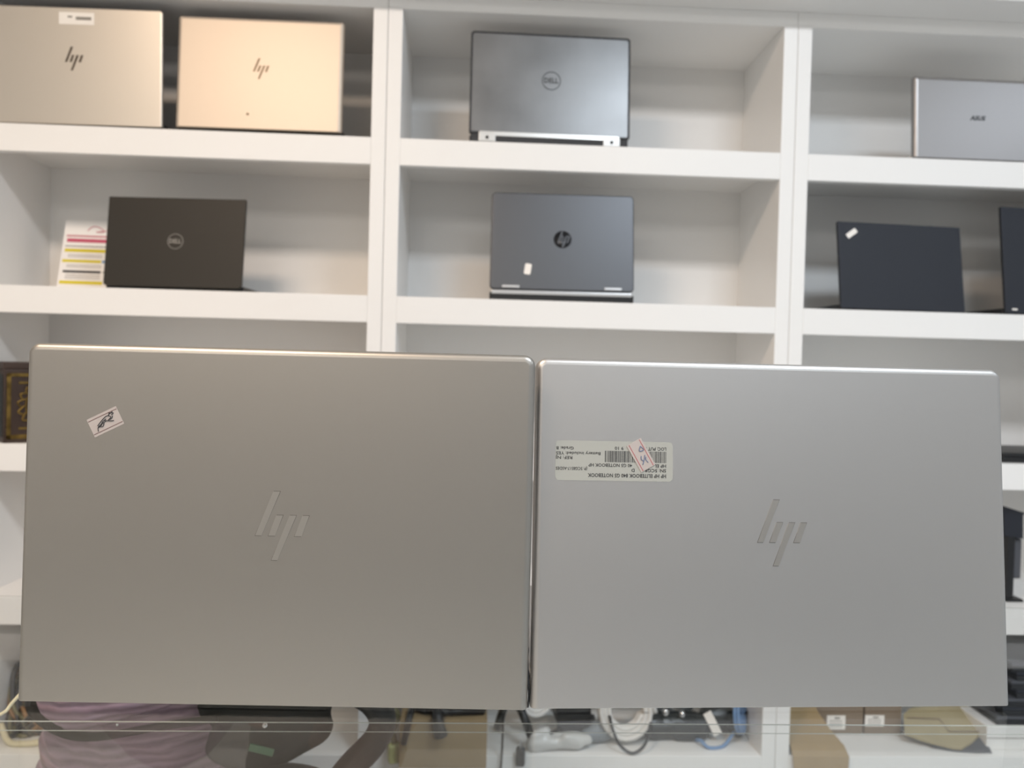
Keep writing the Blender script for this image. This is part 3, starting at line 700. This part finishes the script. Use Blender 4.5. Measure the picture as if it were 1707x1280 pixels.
# ------------------------------------------------------------------ cables, coils and bags on the bottom shelf
def cable(name, label, pts, r, m_, group=None, cat='cable', n=8):
    c = Vector(pts[0]); o = MB().tube([Vector(p)-c for p in pts], r, 0, n).build(name, m_); o.location = c
    return tag(o, label, cat, group)
random.seed(11)
def tangle(cx, cy, cz, rx, ry, rz, k):
    p = []
    a = random.uniform(0, 2*PI); tilt = random.uniform(-.9, .9)
    for i in range(k):
        a += random.uniform(.5, 1.0); q = random.uniform(.55, 1.0)
        p.append((cx+rx*q*math.cos(a), cy+ry*q*math.sin(a), cz+rz*(.5+.5*math.sin(a*1.0+tilt))*random.uniform(.3, 1)+.004))
    return p
for i, (m_, r, lab) in enumerate([('tancable', .0042, 0), ('blackcable', .0045, 1), ('blackcable', .005, 1), ('tancable', .004, 0), ('olive', .004, 2), ('blackcable', .004, 1), ('olive', .0045, 2),
                                  ('blackcable', .005, 1), ('tancable', .0045, 0), ('blackcable', .004, 1), ('olive', .0035, 2), ('blackcable', .0045, 1), ('blackcable', .005, 1), ('blackcable', .0045, 1)]):
    label = ('brown cable in the tangled heap at lower left', 'black cable in the tangled heap at lower left', 'olive cable in the tangled heap at lower left')[lab]
    cable('cable', label, tangle(-.892, 1.622, SH5, .052, .062, .150, 18), r, m_, ('brown', 'black', 'olive')[lab]+' cables in the lower left heap')
cable('cable', 'cream cable looped along the front of the heap at lower left', [(-.93, 1.56, SH5+.03), (-.90, 1.535, SH5+.008), (-.87, 1.53, SH5+.006), (-.835, 1.535, SH5+.010), (-.815, 1.56, SH5+.03), (-.82, 1.60, SH5+.06)], .006, 'cream')
cable('cable', 'thin cream cable rising to the lower left corner of the left counter laptop', [(-.70, .95, .006), (-.66, .90, .30), (-.60, .83, .60), (-.52, .765, .79), (-.448, .746, .828), (-.435, .746, .840), (-.412, .746, .872), (-.395, .745, .925), (-.38, .734, .951), (-.34, .65, .9495), (-.305, .60, .9500), (-.292, .585, .9530)], .0016, 'cream')
# thin black cable hanging in the gap between the two counter laptops
cable('cable', 'thin black cable in the gap between the two counter laptops', [(.0382, .4985, CT+.0016), (.0388, .4965, CT+.010), (.0376, .4950, CT+.022), (.0368, .4955, CT+.034), (.0374, .500, CT+.040), (.038, .53, CT+.03), (.038, .57, CT+.0016)], .0008, 'blackcable')

# heap of black chargers and cables on the cardboard box
for i in range(7):
    cable('cable', 'black cable in the heap on the tan cardboard box', tangle(-.045, 1.497, SH5+.098, .066, .036, .030, 14), .0050, 'blackcable', 'black cables on the tan cardboard box')
def charger(label, loc, rz, ry=0, sz=(.05, .028, .03), m_='black', group=None):
    t = thing('power_adapter', label, 'power adapter', loc, rz, group); t.rotation_euler = (0, ry, rz)
    a, b_, c = sz
    MB().box(-a/2, a/2, -b_/2, b_/2, 0, c, 0, None, .004).build('housing', m_, t)
    MB().box(a/2, a/2+.012, -.002, .002, c*.5-.004, c*.5+.004).box(a/2, a/2+.012, -.008, -.006, c*.5-.002, c*.5+.002).build('prongs', 'silver', t)
    return t
cable('cable', 'black cable end hanging down the front of the tan cardboard box', [(-.062, 1.50, SH5+.103), (-.060, 1.446, SH5+.106), (-.056, 1.437, SH5+.086), (-.052, 1.4360, SH5+.070)], lambda t: .008+.006*t, 'blackcable')
cable('cable', 'black cable hanging at the left corner of the tan cardboard box', [(-.11, 1.50, SH5+.102), (-.112, 1.446, SH5+.102), (-.116, 1.442, SH5+.080), (-.122, 1.442, SH5+.052)], .0065, 'blackcable')
charger('black power adapter on the cable heap of the tan cardboard box', (-.005, 1.480, SH5+.0955), .1, 0, (.07, .034, .024))
charger('small yellow-green plug at the left foot of the tan cardboard box', (-.142, 1.475, SH5+.0002), .3, 0, (.024, .02, .036), 'yellowgreen')
cable('cable', 'olive cable standing beside the tan cardboard box', [(-.142, 1.475, SH5+.038), (-.147, 1.478, SH5+.060), (-.138, 1.482, SH5+.085), (-.146, 1.484, SH5+.105), (-.150, 1.49, SH5+.12)], .0055, 'olive')

cable('cable', 'thin black cable hanging straight down right of the tan cardboard box', [(.090, 1.56, SH5+.08), (.078, 1.51, SH5+.096), (.068, 1.492, SH5+.080), (.066, 1.489, SH5+.02), (.064, 1.489, SH5-.03), (.060, 1.489, SH5-.12)], .0024, 'blackcable')
cable('cable', 'thick black cable bundle between the tan box and the white coils', [(.060, 1.60, SH5+.01), (.075, 1.56, SH5+.075), (.10, 1.54, SH5+.080), (.115, 1.52, SH5+.055), (.135, 1.53, SH5+.018), (.19, 1.56, SH5+.02)], .0085, 'blackcable')
charger('dark grey adapter standing left of the frosted bag', (.104, 1.500, SH5+.003), R_(80), R_(-90), (.036, .018, .016), 'black')

def coil(label, loc, R, r, turns, rz, rx, m_, tie='black', ex=0.0):
    t = thing('coiled_cable', label, 'cable', loc, rz); m = MB(); pts = []
    N = 20*turns
    for k in range(N+1):
        a = 2*PI*k/20; q = k/20
        rad = R-(q % 3)*r*1.7+.0006*math.sin(a*3); off = ((q/3)-turns/6)*r*2.0
        pts.append((rad*math.cos(a), off, rad*math.sin(a)))
    m.tube(pts, r, 0, 8, T(0, 0, 0, rx=rx), sub=1); m.build('windings', m_, t)
    MB().tube([(R-r*3.6-.002, -r*2.2, 0), (R+r*1.6, -r*2.6, 0), (R+r*1.6, r*2.6, 0), (R-r*3.6-.002, r*2.2, 0)], .0012, 0, 6, T(0, 0, 0, rx=rx), closed=True, sub=1, ry=.003).build('cable_tie', tie, t)
    return t
coil('large coil of white cable standing in the middle of the bottom shelf', (.322, 1.560, SH5+.064), .058, .0052, 9, 0, R_(-10), 'whitecable')
coil('smaller coil of white cable beside the frosted plastic bag', (.138, 1.590, SH5+.078), .040, .0048, 7, R_(10), R_(-14), 'whitecable')
cable('cable', 'thin black cable looping down in front of the large white coil', [(.286, 1.545, SH5+.060), (.290, 1.522, SH5+.040), (.303, 1.506, SH5+.018), (.326, 1.500, SH5+.006), (.350, 1.506, SH5+.018), (.364, 1.524, SH5+.040), (.372, 1.55, SH5+.05)], .0030, 'blackcable')
cable('cable', 'white cable crossing between the two white coils', [(.145, 1.585, SH5+.112), (.19, 1.57, SH5+.110), (.235, 1.575, SH5+.098), (.28, 1.57, SH5+.085)], .0085, 'whitecable')
charger('dark adapter lying between the two white coils', (.215, 1.600, SH5+.034), .1, 0, (.075, .05, .040), 'black')
charger('second dark adapter under the dark one between the white coils', (.225, 1.595, SH5+.0002), -.1, 0, (.08, .05, .033), 'greysheet')

def bag(name, label, loc, parts, m_, disp_amp=.010, cat='bag', freq=18):
    def d(c, n): 
        q = noise.noise(c*freq+Vector(loc)*7); p2 = c+n*q*disp_amp; p2.z = max(p2.z, .0004); return p2
    t = blob_mesh(name, parts, .0045, m_, None, 3, d); t.location = loc
    return tag(t, label, cat)
bag('plastic_bag', 'flat frosted plastic bag lying below the white coils', (.175, 1.520, SH5), [((-.045, 0, .014), .013, (.045, .005, .014), .012), ((-.04, .03, .014), .012, (.05, .03, .012), .012), ((-.045, 0, .03), .008, (-.02, .01, .035), .008), ((.02, 0, .026), .009, (.065, .01, .018), .01)], 'clear_plastic', .006)
bag('plastic_bag', 'small grey plastic bag right of the flat frosted bag', (.262, 1.550, SH5), [((-.02, 0, .016), .015, (.02, .01, .018), .016), ((0, .01, .03), .012, (.015, .02, .03), .010)], 'greyplug', .006)
bag('plastic_bag', 'shiny black plastic bag right of the large white coil', (.435, 1.600, SH5), [((-.055, -.02, .030), .029, (.05, -.02, .024), .023), ((-.045, .02, .06), .022, (.02, .02, .055), .024), ((.0, -.03, .014), .013, (.05, -.035, .012), .011)], 'black_bag', .012)
bag('plastic_bag', 'tall crumpled black plastic bag beside the upright', (.530, 1.610, SH5), [((-.02, 0, .028), .026, (.02, 0, .030), .029), ((-.015, .01, .06), .026, (.015, .02, .075), .022), ((.03, -.02, .01), .010, (.035, -.03, .012), .010)], 'black_bag', .012)
for k, (x, y, z, r) in enumerate(((.405, 1.560, .062, .0085), (.440, 1.560, .058, .0075), (.420, 1.565, .074, .0060))):  # chrome beads stand in for highlights glinting on the shiny bag
    tag(MB().lathe([(0, -r), (r*.5, -r*.87), (r*.87, -r*.5), (r, 0), (r*.87, r*.5), (r*.5, r*.87), (0, r)], 0, None, 14).build('glint_bead', 'chrome', None, (x, y, SH5+z)),
        ('leftmost chrome bead made as a glint on the shiny black bag', 'rightmost chrome bead made as a glint on the shiny black bag', 'upper small chrome bead made as a glint on the shiny black bag')[k], 'glint')
t = thing('paper_tag', 'white slanted tag lying on the tall black plastic bag', 'tag', (.505, 1.562, SH5+.038)); 
MB().box(-.009, .009, -.002, 0, -.024, .024, 0, T(0, 0, 0, ry=R_(-28), rx=R_(-12)), .0008).build('tag', 'white_sticker', t)
coil('blue cable coil beside the upright on the bottom shelf', (.562, 1.560, SH5+.052), .034, .0036, 4, R_(60), R_(-10), 'bluecable')
cable('cable', 'blue cable end curling out in front of the tall black bag', [(.55, 1.56, SH5+.02), (.52, 1.535, SH5+.004), (.488, 1.528, SH5+.004), (.475, 1.54, SH5+.012), (.47, 1.56, SH5+.004)], .0036, 'bluecable')
